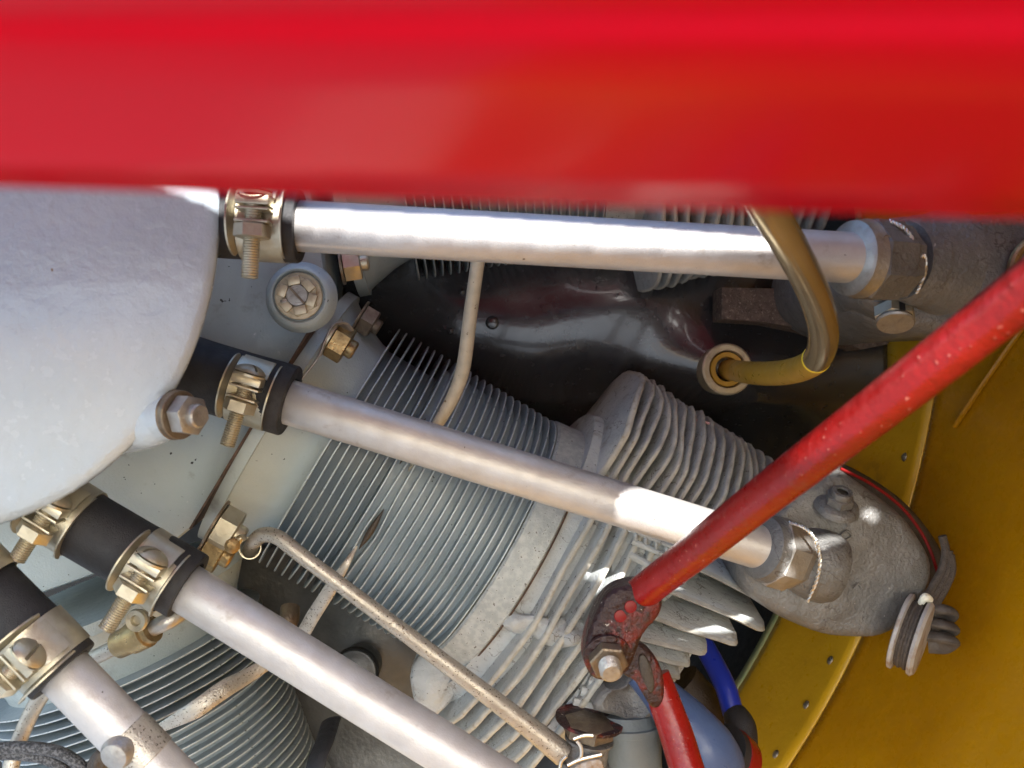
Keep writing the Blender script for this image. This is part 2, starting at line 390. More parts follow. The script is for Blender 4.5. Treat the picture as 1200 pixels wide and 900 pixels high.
bm = bmesh.new(); box(bm, cn+an*.0062, x_+y_*.9, y_-x_*.9, an, .0048, .0005, .0004); obj('cotter_slot', bm, 'dark_nut', b_)
bm = bmesh.new(); box(bm, cn+an*.005+x_*-.003+y_*.0058, x_*-.4+y_, x_+y_*.4, an, .0016, .0010, .0012, .0004); obj('cotter_pin', bm, 'wire', case)
# flange nuts along the pad edges
def flange_nut(px, py, d, r, h, axis, m, mats2, up=(0, -1, 0), ph=0., stud=True, washer=True):
    p = P(px, py, d)
    if washer:
        bm = bmesh.new(); lathe(bm, p-axis*.0012, axis, [(0, r*1.12), (.0012, r*1.12)], 30); obj('washer', bm, mats2, case)
    bm = bmesh.new(); hexnut(bm, p, axis, r, h, up, ph); obj('nut', bm, m, case)
    if stud:
        bm = bmesh.new(); lathe(bm, p+axis*h, axis, [(0, r*.5), (h*.35, r*.5), (h*.45, r*.42)], 20); obj('stud_end', bm, m, case)
flange_nut(389, 396, .452, .0093, .0088, U1, 'brass', 'zinc', ph=.5)
flange_nut(402, 311, .462, .0085, .0088, cyl_dir(40), 'zinc', 'dark_nut', ph=.3)
flange_nut(423, 372, .50, .0085, .0080, U1, 'dark_nut', 'dark_nut')
flange_nut(254, 614, .443, .0108, .0100, U1, 'zinc', 'dark_nut', ph=.45)
flange_nut(240, 638, .447, .0105, .0100, U1, 'brass', 'dark_nut', ph=.45)
# lock strap between the upper nuts
bm = bmesh.new(); sweep(bm, [P(352, 446, .437), P(372, 420, .439), P(381, 398, .441), P(390, 382, .443), P(402, 380, .446), P(410, 388, .45)], .0028, 10, flat=.22, up=(0, 0, 1)); obj('lock_strap', bm, 'steel', case)
# seam gasket, flange of main cylinder is built with the cylinder
# ------------------------------------------------------------------ cylinders
def frame(u):
    v = NEN.cross(u).normalized()
    w = u.cross(v).normalized()
    if w.dot(CAMDIR) < 0: w = -w
    return v, w
def ringfin(base, u, s, ri, ro, th, rag=0., bend=None, seg=110, a=1., b=1., phi=0., wave=0., arc=None, wk=5, kink=0., lean=0.):
    """one cooling fin: annulus with a rounded worn rim"""
    v, w = frame(u); bm = bmesh.new(); prev = None
    full = arc is None; t0, t1 = (0, 2*PI) if full else (R(arc[0]), R(arc[1]))
    first = None
    n = seg if full else seg+1
    for i in range(n):
        t = t0+(t1-t0)*i/seg
        c, sn = math.cos(t), math.sin(t); e = v*c*a+w*sn*b
        off = s
        if bend: off += bend(t)
        wv = wave*(math.sin(wk*t+phi)+.5*math.sin((wk+4)*t+1.7*phi)) if wave else 0
        if kink: wv += kink*abs(math.sin(2.5*t+phi*.5))
        rr = ro*(1+rag*noise.noise(V((c*4, sn*4, s*60)))+rag*.4*noise.noise(V((c*17, sn*17, s*90))))
        if not full:
            ed = min(i, seg-i)/seg; rr = ri+(rr-ri)*min(1, (ed*9)**.6)
        rows = []
        for r, ds in ((ri, -th*.6), (ri+(rr-ri)*.5, -th*.55), (rr-th*.6, -th*.5), (rr-th*.15, -th*.36), (rr, 0), (rr-th*.15, th*.36), (rr-th*.6, th*.5), (ri+(rr-ri)*.5, th*.55), (ri, th*.6)):
            k = ((r-ri)/(rr-ri)) if rr > ri else 0
            rows.append(bm.verts.new(base+u*(off+ds+(wv+lean)*k)+e*r))
        if prev:
            for k in range(8):
                f = bm.faces.new((prev[k], prev[k+1], rows[k+1], rows[k])); f.material_index = 1 if 2 <= k <= 5 else 0
        else: first = rows
        prev = rows
    if full:
        for k in range(8):
            f = bm.faces.new((prev[k], prev[k+1], first[k+1], first[k])); f.material_index = 1 if 2 <= k <= 5 else 0
    else:
        bm.faces.new(first); bm.faces.new(prev[::-1])
    return bm

def barrel(cy, base, u, n, pitch, ro=.0755, core=.0688, skirt=True, bends=None, i0=0):
    v, w = frame(u)
    bm = bmesh.new()
    L = (n-1)*pitch
    pr = [(-.0345, .079), (-.0285, .079), (-.0283, .0765), (-.024, .0735), (-.012, .0665), (-.004, .0632), (0, .0625), (.0005, .0615), (.032, .0615), (.033, core), (L+.002, core), (L+.003, .07), (L+.004, .07)]
    lathe(bm, base, u, pr, 96); b_ = obj('barrel', bm, ['case', 'fin'], cy)
    for f_ in b_.data.polygons:
        if (WL[b_]+f_.center-base).dot(u) > -.001: f_.material_index = 1
    for i in range(i0, n):
        o = obj('cooling_fin', ringfin(base, u, i*pitch, .0600, ro, .00085, .003, bend=(lambda t, i=i, fb=(bends(i) if bends else None): .00045*noise.noise(V((math.cos(t)*2.2, math.sin(t)*2.2, i*3.1)))+(fb(t) if fb else 0))), ['fin', 'fin_rim'], cy, sharp=50)
    return L

# main cylinder -------------------------------------------------------------
main = thing('engine_cylinder', 'grey finned engine cylinder between the red stay and the black baffle, seen in full', 'cylinder', A1, 'finned cylinders of the engine')
def bends(i):
    def f(t, i=i):
        d = math.degrees(t) % 360; r = 0
        for cen, wd, lo in ((76, 9, 8), (116, 10, 7)):
            k = math.exp(-((d-cen)/wd)**2)
            if i == lo: r -= .0010*k
            if i == lo+1: r += .0012*k
        return r
    return f
NF = 23; PT = .1026/(NF-1)
barrel(main, A1, U1, NF, PT, bends=bends)
v1, w1 = frame(U1)
bm = bmesh.new(); lathe(bm, A1, U1, [(.1035, .066), (.1038, .0750), (.1050, .0765), (.1195, .0785), (.1205, .0775), (.1205, .066)], 120); obj('shrink_band', bm, 'band', main)
bm = bmesh.new(); lathe(bm, A1, U1, [(.1204, .070), (.1206, .0779), (.1214, .0779), (.1216, .070)], 120, cap=False); obj('rust_seam', bm, 'rust', main)
M['rust'].name = 'brown_rust'
bm = bmesh.new(); box(bm, A1-U1*.0349, U1, W1, NEN, .0005, .0555, .0835, 0); obj('base_gasket', bm, 'rust', main)
def hp(s, t, rv, rw): return A1+U1*s+v1*math.cos(R(t))*rv+w1*math.sin(R(t))*rw
for cen, wd, lo in ((77, 9, 8), (116, 10, 7)):
    bm = bmesh.new(); sweep(bm, [hp((lo+.5)*PT, cen+wd*q, .0742-.0012*abs(q), .0742-.0012*abs(q)) for q in (-1.1, -.7, -.35, 0, .35, .7, 1.1)], [.0002, .0009, .0015, .0017, .0015, .0009, .0002], 10, n=4)
    obj('gap_shade_strip', bm, 'rubber_brown', main)  # dark strip stands in for the shade in the gap between spread fins
# cylinder head: core and fins
head = None
bm = bmesh.new(); prev = None
for s, a, b in ((.119, .05, .05), (.1195, .090, .0725), (.14, .096, .0745), (.165, .088, .0735), (.175, .086, .062), (.20, .084, .060), (.222, .08, .055), (.225, .03, .03)):
    lp = [bm.verts.new(A1+U1*s+v1*math.cos(2*PI*i/72)*a+w1*math.sin(2*PI*i/72)*b) for i in range(72)]
    if prev: bridge(bm, prev, lp)
    prev = lp
bm.faces.new(prev)
head = obj('cylinder_head', bm, 'cast', main)
up_sign = 1 if v1.z > 0 else -1                   # angle 0 of the frame points up in the picture if +1
def arc_up(a0, a1): return (a0, a1) if up_sign > 0 else (180-a1, 180-a0)
# first thick sloping fin, then full fins
for k in range(6):
    sx = .128+k*.0083
    bmf = ringfin(A1, U1, sx, .058, .0905+.0018*k, 0.0030, .020, a=1.20+.012*k, b=.90, phi=.9*k, wave=.0008, kink=.0011, wk=6, lean=.0036, arc=arc_up(34, 245), seg=110)
    obj('head_fin', bmf, ['cast', 'cast_rim'], head, sharp=50)
for k in range(18):
    sx = .125+k*.0061
    bmf = ringfin(A1, U1, sx, .058, .0945+.0006*k, .0022 if k else .0034, .017, a=1.33-.010*k, b=.88, phi=.75*k+2, wave=.0011, kink=.0015, wk=6, arc=arc_up(-70, 58), seg=84, lean=.0036)
    obj('head_fin', bmf, ['cast', 'cast_rim'], head, sharp=50)
# thick intake side collar low on the head
bm = bmesh.new()
pillow(bm, [(478, 775), (520, 762), (560, 760), (545, 800), (520, 840), (500, 845), (482, 830)], .505, .56, .006, .004, wob=.002)
obj('port_collar', bm, 'cast', head)
# cross rib over the head fins
bm = bmesh.new(); sweep(bm, [P(575, 716, .478), P(600, 724, .4725), P(620, 730, .471), P(640, 738, .4702), P(670, 744, .4702), P(695, 750, .471), P(722, 756, .473)], [.003, .0052, .0060, .0052, .0066, .0056, .003], 24, n=14, flat=1.0, wob=1.1)
obj('cross_rib', bm, 'cast', head)
# end wall of the head with ribs, slots
bm = bmesh.new()
pillow(bm, [(716, 628), (760, 606), (812, 634), (806, 680), (770, 716), (752, 790), (740, 832), (690, 856), (640, 866), (640, 850), (690, 790), (712, 730), (718, 680)], .474, .54, .004, .002, wob=.0015)
obj('end_wall', bm, 'cast', head)
for k, (x0, y0, x1, y1, r) in enumerate([(741, 634, 800, 660, .0016), (738, 650, 790, 678, .0022), (745, 622, 745, 634, .0012), (757, 626, 757, 640, .0012), (769, 632, 769, 645, .0012), (781, 637, 781, 650, .0012),
        (694, 786, 736, 796, .0021), (690, 797, 740, 810, .0021), (681, 809, 738, 824, .0023), (672, 822, 730, 838, .0023), (664, 836, 700, 848, .0021), (735, 618, 810, 650, .0014)]):
    bm = bmesh.new(); sweep(bm, [P(x0, y0, .4695), P((x0+x1)/2, (y0+y1)/2, .4685), P(x1, y1, .4695)], r, 10, wob=.3); obj('rib', bm, 'cast', head)
# long side fins under the rocker box
def long_fin(pts, d, deep, th, dn):
    bm = bmesh.new(); top = [P(*p, d) for p in pts]
    top, _ = smooth_pts(top, 0, 5)
    e2 = V((-.10, 1, dn)).normalized(); nrm = None
    n = len(top); dirx = (top[-1]-top[0]).normalized(); nrm = dirx.cross(e2).normalized()
    if nrm.z < 0: nrm = -nrm
    rows = []
    for i, p in enumerate(top):
        t = i/(n-1); h = math.sqrt(max(0, 1-max(0, (t-.72)/.28)**2)); p = p+noise.noise_vector(p*70)*.0007
        q0 = p+e2*deep*(1-h)*.6; q1 = p+e2*deep
        c = [q0+nrm*-th*.3, q0-e2*th*.5, q0+nrm*th*.3, q0*.5+q1*.5+nrm*th*.5, q1+nrm*th*.5, q1-nrm*th*.5, q0*.5+q1*.5-nrm*th*.5]
        rows.append([bm.verts.new(x) for x in c])
    for i in range(n-1): bridge(bm, rows[i], rows[i+1])
    bm.faces.new(rows[0]); bm.faces.new(rows[-1])
    for f in bm.faces:
        if all(any(v in (r[0], r[1], r[2]) for r in rows) for v in f.verts): f.material_index = 1
    return bm
for pts, d in (([(790, 655), (850, 682), (900, 708), (936, 727)], .462), ([(765, 686), (830, 711), (880, 733), (910, 748)], .457),
               ([(745, 716), (800, 736), (850, 752), (876, 760)], .454), ([(742, 745), (780, 756), (815, 765), (842, 769)], .454),
               ([(745, 766), (770, 772), (800, 779), (818, 783)], .458), ([(750, 784), (770, 788), (790, 793), (804, 799)], .464)):
    o = obj('side_fin', long_fin(pts, d, .058, .0040, .24), ['cast', 'cast_rim'], head, sharp=40)

# rocker box of the main cylinder
rb = [(862, 645), (874, 618), (910, 594), (948, 560), (980, 547), (1020, 570), (1062, 603), (1096, 650), (1100, 688), (1075, 720), (1046, 750), (1000, 752), (945, 740), (900, 718), (868, 692)]
bm = bmesh.new(); pillow(bm, rb, .449, .53, .008, .003, wob=.0015, back=.95, steps=6); rbox = obj('rocker_box', bm, 'rocker', main)
bm = bmesh.new(); pillow(bm, [(968, 540), (985, 540), (1030, 563), (1070, 593), (1106, 640), (1117, 675), (1100, 715), (1060, 742), (1010, 690)], .468, .52, .006, .002); cover = obj('rocker_cover', bm, 'rubber_brown', main)
bm = bmesh.new(); sweep(bm, [P(985, 549, .459), P(1022, 568, .4585), P(1058, 596, .4585), P(1083, 630, .4585), P(1097, 665, .4585), P(1101, 690, .461)], .0008, 8); obj('gasket', bm, 'red_plain', cover, label='thin red gasket line')
# flanged nut seat on the rocker box
bm = bmesh.new(); q = P(983, 588, .444); qa = V((.10, -.55, .82)).normalized()
lathe(bm, q-qa*.004, qa, [(0, .0108), (.0022, .0100), (.003, .0090), (.0034, .0066), (.0036, .001)], 30); obj('flange', bm, 'rocker', rbox)
bm = bmesh.new(); hexnut(bm, q-qa*.0008, qa, .0066, .0046, up=(1, 0, 0), ph=.3); lathe(bm, q+qa*.0034, qa, [(0, .0050), (.0028, .0050), (.0032, .0046), (.0032, .0028), (.0024, .0027)], 18, cap=False); obj('nut', bm, 'rocker', rbox)
# raised socket where the tube nut enters
ta = (P(905, 645, .434)-P(335, 470, .424)).normalized()
q = P(955, 661, .445)
bm = bmesh.new(); lathe(bm, q-ta*.010, ta, [(0, .0145), (.006, .0165), (.010, .0172), (.016, .0172), (.021, .015)], 40); obj('tube_socket', bm, 'rocker', rbox)
# cast crack lines / letters relief as fine raised strokes
for pts in ([(985, 612), (990, 606), (996, 606), (992, 616)], [(985, 628), (992, 622), (998, 628), (990, 634)], [(978, 640), (986, 634), (990, 642)], [(1000, 690), (1006, 684), (1010, 690)]):
    bm = bmesh.new(); sweep(bm, [P(x, y, .4452) for x, y in pts], .0006, 6, n=3); obj('cast_mark', bm, 'rocker', rbox)

# upper cylinder -------------------------------------------------------------
U2 = cyl_dir(41.5); B2 = C0+U2*.231+V((0, .008, .010))
upc = thing('engine_cylinder', 'grey finned engine cylinder mostly hidden behind the uppermost silver tube', 'cylinder', B2, 'finned cylinders of the engine')
barrel(upc, B2, U2, 23, PT)
v2, w2 = frame(U2)
bm = bmesh.new(); lathe(bm, B2, U2, [(.1035, .066), (.1038, .0750), (.1195, .0775), (.1205, .066)], 96); obj('shrink_band', bm, 'band', upc)
bm = bmesh.new(); lathe(bm, B2, U2, [(.12, .05), (.1205, .07), (.20, .072), (.235, .06), (.236, .02)], 72); head2 = obj('cylinder_head', bm, 'cast', upc)
for k in range(14):
    obj('head_fin', ringfin(B2, U2, .129+k*.0072, .058, .097-.0004*k, .0024, .012, a=1.09, b=.88, phi=.9*k, wave=.0012, kink=.0012), ['cast', 'cast_rim'], head2, sharp=50)
bm = bmesh.new(); pillow(bm, [(1000, 275), (1040, 250), (1110, 250), (1190, 245), (1290, 240), (1330, 330), (1250, 380), (1200, 385), (1150, 388), (1090, 392), (1040, 372), (1000, 345)], .412, .54, .010, .003, wob=.001, steps=6); rbox2 = obj('rocker_box', bm, 'rocker', upc)
bm = bmesh.new(); pillow(bm, [(992, 344), (1020, 352), (1080, 378), (1100, 390), (1065, 394), (1030, 380), (1002, 364)], .430, .54, .006, .002, wob=.001); obj('foot', bm, 'rocker', rbox2)
bm = bmesh.new(); ta1 = (P(1010, 303, .382)-P(340, 266, .376)).normalized(); lathe(bm, P(1064, 305, .396), V((.9, .42, .02)), [(-.004, .0165), (0, .0178), (.003, .0190), (.0045, .0192), (.005, .0180), (.012, .0205), (.02, .023)], 44); obj('tube_socket', bm, 'rocker', rbox2)
bm = bmesh.new(); sweep(bm, [P(1184, 330, .406), P(1188, 306, .406), P(1200, 288, .406), P(1222, 278, .406)], .0022, 10); obj('snap_ring', bm, 'brass', rbox2)
# castle bolt under the upper rocker box
q = P(1048, 362, .408); qa = V((-.15, -.50, -.85)).normalized()
bm = bmesh.new(); hexnut(bm, q, qa, .0088, .0062, up=(0, -1, .2), ph=R(30)); nt = obj('castle_nut', bm, 'zinc', rbox2)
bm = bmesh.new(); lathe(bm, q+qa*.0062, qa, [(0, .0078), (.0010, .0082), (.0018, .0075)], 20); obj('nut_washer', bm, 'steel', rbox2)
_, x_, y_ = basis(qa, (0, -1, .2))
bm = bmesh.new(); box(bm, q+qa*.0036+x_*.0076, x_, y_, qa, .0006, .0012, .0024); obj('nut_slot', bm, 'dull_black', rbox2)

# lower cylinder -------------------------------------------------------------
U3 = cyl_dir(-40); B3 = C0+U3*.243
low = thing('engine_cylinder', 'dark grey finned engine cylinder under the two lower silver tubes', 'cylinder', B3, 'finned cylinders of the engine')
barrel(low, B3, U3, 23, PT)
bm = bmesh.new(); lathe(bm, B3, U3, [(.1035, .066), (.1038, .0755), (.112, .0765), (.1125, .079), (.122, .0795), (.1225, .066)], 96); obj('shrink_band', bm, 'band', low)
bm = bmesh.new(); lathe(bm, B3, U3, [(.122, .05), (.1225, .07), (.22, .072), (.235, .06), (.236, .02)], 72); head3 = obj('cylinder_head', bm, 'cast', low)
for k in range(6):
    obj('head_fin', ringfin(B3, U3, .131+k*.0083, .058, .093, .0024, .012, b=.9, phi=.9*k, wave=.0010, kink=.001), ['cast', 'cast_rim'], head3, sharp=50)
# black band over the lower head
bm = bmesh.new(); sweep(bm, [P(388, 845, .49), P(380, 870, .468), P(372, 890, .456), P(366, 915, .45)], .0055, 12, flat=.4, up=(0, -1, 0)); obj('rubber_strip', bm, 'rubber', low)

# ------------------------------------------------------------------ push rod tubes, sleeves, clamps
def tube(pts, r, label, grp='silver push rod tubes', seg=40):
    bm = bmesh.new(); a, b = pts; ax = (b-a).normalized(); L = (b-a).length
    lathe(bm, a, ax, [(0, r*.93), (.0006, r), (L*.25, r*1.001), (L*.5, r*.999), (L*.75, r*1.001), (L, r)], seg)
    return tag(obj('pushrod_tube', bm, 'tube', sharp=50), label, 'tube', grp), ax
TR = .01025
T = {1: (P(335, 264, .377), P(1030, 304, .378)), 2: (P(325, 467, .424), P(925, 652, .434)), 3: (P(195, 675, .390), P(640, 952, .390)), 4: (P(62, 773, .366), P(300, 1018, .37))}
_, ax1 = tube(T[1], TR, 'uppermost silver push rod tube running level under the red cowl lip')
_, ax2 = tube(T[2], TR, 'silver push rod tube crossing the finned cylinder and passing under the red stay')
_, ax3 = tube(T[3], TR, 'silver push rod tube between the thin speckled pipe and the banded tube')
t4, ax4 = tube(T[4], TR, 'short silver push rod tube with a tan joint band near the braided cable')
AX = {1: ax1, 2: ax2, 3: ax3, 4: ax4}
def sleeve(k, pa, pb, d, r, label):
    a, b = P(*pa, d), P(*pb, d); L = (b-a).length; ax = (b-a).normalized()
    bm = bmesh.new(); prof = [(0, r*1.03), (L*.3, r), (L*.6, r), (L-.0008, r*1.02), (L, r*.99), (L, TR*1.03), (L-.004, TR*1.02)]
    lathe(bm, a, ax, prof, 56, cap=False); return tag(obj('rubber_hose', bm, 'rubber', sharp=50), label, 'hose', 'black rubber sleeves on the tubes')
HR = .0143
sleeve(1, (215, 258), (352, 266), .377, HR, 'black rubber sleeve on the uppermost silver tube beside the gear case')
sleeve(2, (205, 430), (340, 470), .424, HR*1.12, 'black rubber sleeve on the tube crossing the cylinder, beside the flange nut')
sleeve(3, (55, 590), (221, 687), .390, HR, 'black rubber sleeve held by two clamps under the gear case')
sleeve(4, (-70, 642), (75, 787), .366, HR, 'black rubber sleeve at the end of the tan banded tube')

def clamp(c, ax, R0, label, scale=1.12, thread=.0215, flip=False, tilt=0.):
    """band clamp round axis ax centred at c; screw lies tangentially on the camera side"""
    c = V(c); ax = ax.normalized(); f = (CAMDIR-ax*CAMDIR.dot(ax)).normalized(); s = ax.cross(f).normalized()
    if s.z < 0: s = -s
    if tilt: f2 = f*math.cos(R(tilt))+s*math.sin(R(tilt)); s = s*math.cos(R(tilt))-f*math.sin(R(tilt)); f = f2
    k = scale
    cl = thing('hose_clamp', label, 'clamp', c, 'yellow plated hose clamps')
    w = .0076*k
    bm = bmesh.new(); lathe(bm, c, ax, [(-w, R0+.0001), (-w, R0+.0009), (w, R0+.0009), (w, R0+.0001)], 64, cap=False); obj('band', bm, 'zinc', cl)
    # cradle: two raised side rails and a floor over the screw
    for sd_ in (-1, 1):
        bm = bmesh.new(); prev = None
        for i in range(21):
            a = R(-62+124*i/20); e = f*math.cos(a)+s*math.sin(a)
            hgt = .0052*k*max(.12, math.cos(a*1.35))**.8
            pts = [c+ax*(sd_*w*1.02)+e*(R0+.0005), c+ax*(sd_*(w*1.02+.0006+.0006*hgt/.005))+e*(R0+.0009+hgt), c+ax*(sd_*(w*1.02+.0013+.0006*hgt/.005))+e*(R0+.0009+hgt), c+ax*(sd_*(w*1.02+.0007))+e*(R0+.0003)]
            lp = [bm.verts.new(p) for p in pts]
            if prev: bridge(bm, prev, lp)
            else: bm.faces.new(lp[::-1])
            prev = lp
        bm.faces.new(prev); obj('side_rail', bm, 'zinc', cl)
    q = c+f*(R0+.0050*k)
    # upper tab (curved tongue)
    bm = bmesh.new(); prev = None
    for i in range(9):
        a = R(25+38*i/8); e = f*math.cos(a)+s*math.sin(a); r_ = R0+.0014+.0012*k*(1-i/8)
        lp = [bm.verts.new(c+ax*(x*w*.82)+e*(r_+h)) for x, h in ((-1, 0), (1, 0), (1, .0009), (-1, .0009))]
        if prev: bridge(bm, prev, lp)
        else: bm.faces.new(lp[::-1])
        prev = lp
    bm.faces.new(prev); obj('tongue', bm, 'zinc', cl)
    # square saddle blocks
    for nm, z0, th, hw, m in (('saddle_block', .0050, .0016, .0057, 'zinc'), ('saddle_plate', .0021, .0005, .0058, 'zinc'), ('saddle_plate', -.0022, .0005, .0058, 'zinc')):
        bm = bmesh.new(); box(bm, q+s*z0*k-f*.0008*k, ax, f, s, hw*k, .0040*k, th*k, .0004*k); obj(nm, bm, m, cl)
    bm = bmesh.new(); hexnut(bm, q-s*.0078*k, s, .0062*k, .0048*k, up=ax, ph=R(random.uniform(0, 18))); obj('nut', bm, 'zinc', cl)
    # threaded shank
    bm = bmesh.new(); pr = []; z = -thread*k
    pr.append((z, .0022*k)); z += .0005
    while z < .005*k: pr += [(z, .0030*k), (z+.0004*k, .0026*k)]; z += .0009*k
    lathe(bm, q, s, pr, 20); sk = obj('threaded_shank', bm, 'zinc', cl, sharp=20)
    # domed slotted head
    bm = bmesh.new(); h0 = q+s*.0066*k; rr = .0061*k
    sa = R(random.uniform(-50, 50)); X = ax*math.cos(sa)+f*math.sin(sa); Y = -ax*math.sin(sa)+f*math.cos(sa)
    lathe(bm, h0, s, [(0, rr*.98), (.0010*k, rr)], 32, cap=False)
    xs = sorted(set([-1, -.93, -.8, -.6, -.4, -.22, -.10, -.095, .095, .10, .22, .4, .6, .8, .93, 1])); N = 14
    g = []
    for xx in xs:
        row = []
        lim = math.sqrt(max(0, 1-xx*xx))
        for j in range(N+1):
            yy = lim*(-1+2*j/N); r2 = xx*xx+yy*yy
            h = .0010+.0036*math.sqrt(max(0, 1-r2*.97))
            if abs(xx) < .097: h = min(h, .0026)
            row.append(bm.verts.new(h0+X*xx*rr+Y*yy*rr+s*h*k))
        g.append(row)
    for i in range(len(xs)-1):
        for j in range(N):
            try: bm.faces.new((g[i][j], g[i+1][j], g[i+1][j+1], g[i][j+1]))
            except ValueError: pass
    bmesh.ops.remove_doubles(bm, verts=bm.verts, dist=1e-6)
    obj('screw_head', bm, 'zinc', cl, sharp=45)
    return cl
def on_axis(k, px, py):                            # nearest point of tube axis k to a pixel
    a, b = T[k]; best = None
    for i in range(-400, 500):
        p = a+(b-a)*(i/400); u = 600+p.x*F/p.y; v = 450-(p.z-OZ)*F/p.y; e = (u-px)**2+(v-py)**2
        if best is None or e < best[0]: best = (e, p)
    return best[1]
clamp(on_axis(1, 312, 265), ax1, HR, 'yellow plated clamp on the sleeve of the uppermost silver tube')
clamp(on_axis(2, 300, 458), ax2, HR*1.05, 'yellow plated clamp on the sleeve beside the stud nut of the gear case')
clamp(on_axis(3, 184, 668), ax3, HR, 'yellow plated clamp at the tube end of the doubly clamped sleeve', tilt=4)
clamp(on_axis(3, 75, 604), ax3, HR, 'tarnished clamp tucked under the edge of the grey gear case', tilt=2, thread=.017)
clamp(on_axis(4, 50, 760), ax4, HR, 'yellow plated clamp at the end of the tan banded tube', tilt=-6)
clamp(on_axis(4, -38, 672), ax4, HR, 'yellow plated clamp cut by the picture edge below the gear case', tilt=-6)

# union nuts on the tubes -------------------------------------------------------------
un = thing('union_nut', 'pitted grey brown union nut with twisted lock wire at the end of the uppermost tube', 'nut', P(1035, 304, .378), 'union nuts')
q = P(992, 302, .378); L_ = V((.93, .36, -.02)).normalized()
bm = bmesh.new(); lathe(bm, q, L_, [(0, .0118), (.002, .0152), (.006, .0158), (.0075, .0162)], 44); obj('collar', bm, 'steel', un)
bm = bmesh.new(); lathe(bm, q, L_, [(.0075, .0162), (.0085, .0172), (.022, .0172), (.0235, .0160), (.027, .0156)], 8, up=(0, -1, .3)); obj('hex_body', bm, 'rocker', un, sharp=20)
bm = bmesh.new(); lathe(bm, q+L_*.015+V((0, -1, .25)).normalized()*.0160+V((-.002, 0, .002)), V((0, -1, .25)), [(0, .0018), (.0013, .0016), (.0004, .0009)], 12, cap=False); obj('drilled_hole', bm, 'dark_nut', un)
def twist(pts, r, n=10):
    bm = bmesh.new(); pp, _ = smooth_pts(pts, r, n)
    for ph in (0, PI):
        hp_ = []
        for i, p in enumerate(pp):
            t = (pp[min(i+1, len(pp)-1)]-pp[max(i-1, 0)]).normalized(); _, x, y = basis(t); a = i*.8+ph
            hp_.append(p+(x*math.cos(a)+y*math.sin(a))*r*.85)
        sweep(bm, hp_, r, 7, smooth=False)
    return bm
obj('lock_wire', twist([P(1042, 259, .375), P(1060, 268, .372), P(1073, 288, .372), P(1078, 310, .376), P(1074, 327, .38)], .0005, 18), 'wire', un)
obj('lock_wire', twist([P(1076, 304, .374), P(1083, 300, .374), P(1084, 318, .378), P(1078, 334, .382), P(1074, 343, .385)], .0005, 14), 'wire', un)
un = thing('union_nut', 'blue grey union nut with twisted lock wire against the main rocker box', 'nut', P(920, 650, .432), 'union nuts')
q = P(888, 640, .4315); La = V((.86, .40, -.30)).normalized()
bm = bmesh.new(); lathe(bm, q, La, [(0, .0115), (.002, .0145), (.005, .0150), (.0065, .0158)], 40); obj('collar', bm, 'rocker', un)
bm = bmesh.new(); lathe(bm, q, La, [(.0065, .0158), (.0075, .0168), (.018, .0168), (.0195, .0156), (.022, .015)], 8, up=(0, -1, .3)); obj('hex_body', bm, 'steel', un, sharp=20)
obj('lock_wire', twist([P(925, 612, .428), P(942, 618, .422), P(955, 632, .420), P(961, 655, .421), P(957, 680, .426), P(946, 705, .434)], .0005, 18), 'wire', un)

# ------------------------------------------------------------------ black baffle between the cylinders
def bafd(x, y):
    d = .572+.00011*(y-330)
    yr = 402+.06*(x-560)
    d -= .016*math.exp(-((y-yr)/75)**2)*(1/(1+math.exp(-(x-500)/35)))
    d -= .006*math.exp(-((x-720)/90)**2-((y-345)/45)**2)
    d -= .020*math.exp(-((x-880)/95)**2-((y-450)/60)**2)
    d += .008*math.exp(-((x-690)/45)**2-((y-455)/30)**2)
    d += .03*max(0, (y-470)/60)
    return d+.0012*noise.noise(V((x/80, y/80, 0)))
baf = thing('cylinder_baffle', 'glossy black moulded baffle between the two upper cylinders', 'baffle', P(700, 420, .58))
bm = bmesh.new(); surf(bm, 110, 60, lambda u, v: P(400+640*u, 285+300*v, bafd(400+640*u, 285+300*v)))
o = obj('moulding', bm, 'gloss_black', baf, sharp=80); solidify(o, .002, 1)
for x, y, r in ((577, 378, .0042), (541, 342, .0022), (528, 388, .0022), (545, 380, .0020)):
    p = P(x, y, bafd(x, y)); bm = bmesh.new(); lathe(bm, p+V((0, .003, 0)), CAMDIR, [(0, r), (.003, r), (.0045, r*.8), (.0052, r*.3)], 18); obj('rivet', bm, 'gloss_black', baf)
bm = bmesh.new(); pillow(bm, [(812, 491), (822, 492), (838, 497), (836, 499), (826, 496), (818, 497)], .535, .537, .0004, .0002, smooth=0); o = obj('tape_scrap', bm, 'pink', sharp=60); tag(o, 'tiny pink scrap lodged between the fins and the black baffle', 'scrap')
# felt strip
bm = bmesh.new(); pillow(bm, [(846, 336), (900, 338), (960, 340), (1030, 350), (1060, 362), (1062, 380), (1040, 404), (1010, 410), (985, 400), (950, 388), (900, 378), (846, 374)], .535, .56, .0012, .0005, smooth=0, wob=.0006)
o = obj('felt_strip', bm, 'felt'); tag(o, 'brown felt chafing strip behind the bent brown pipe', 'felt')

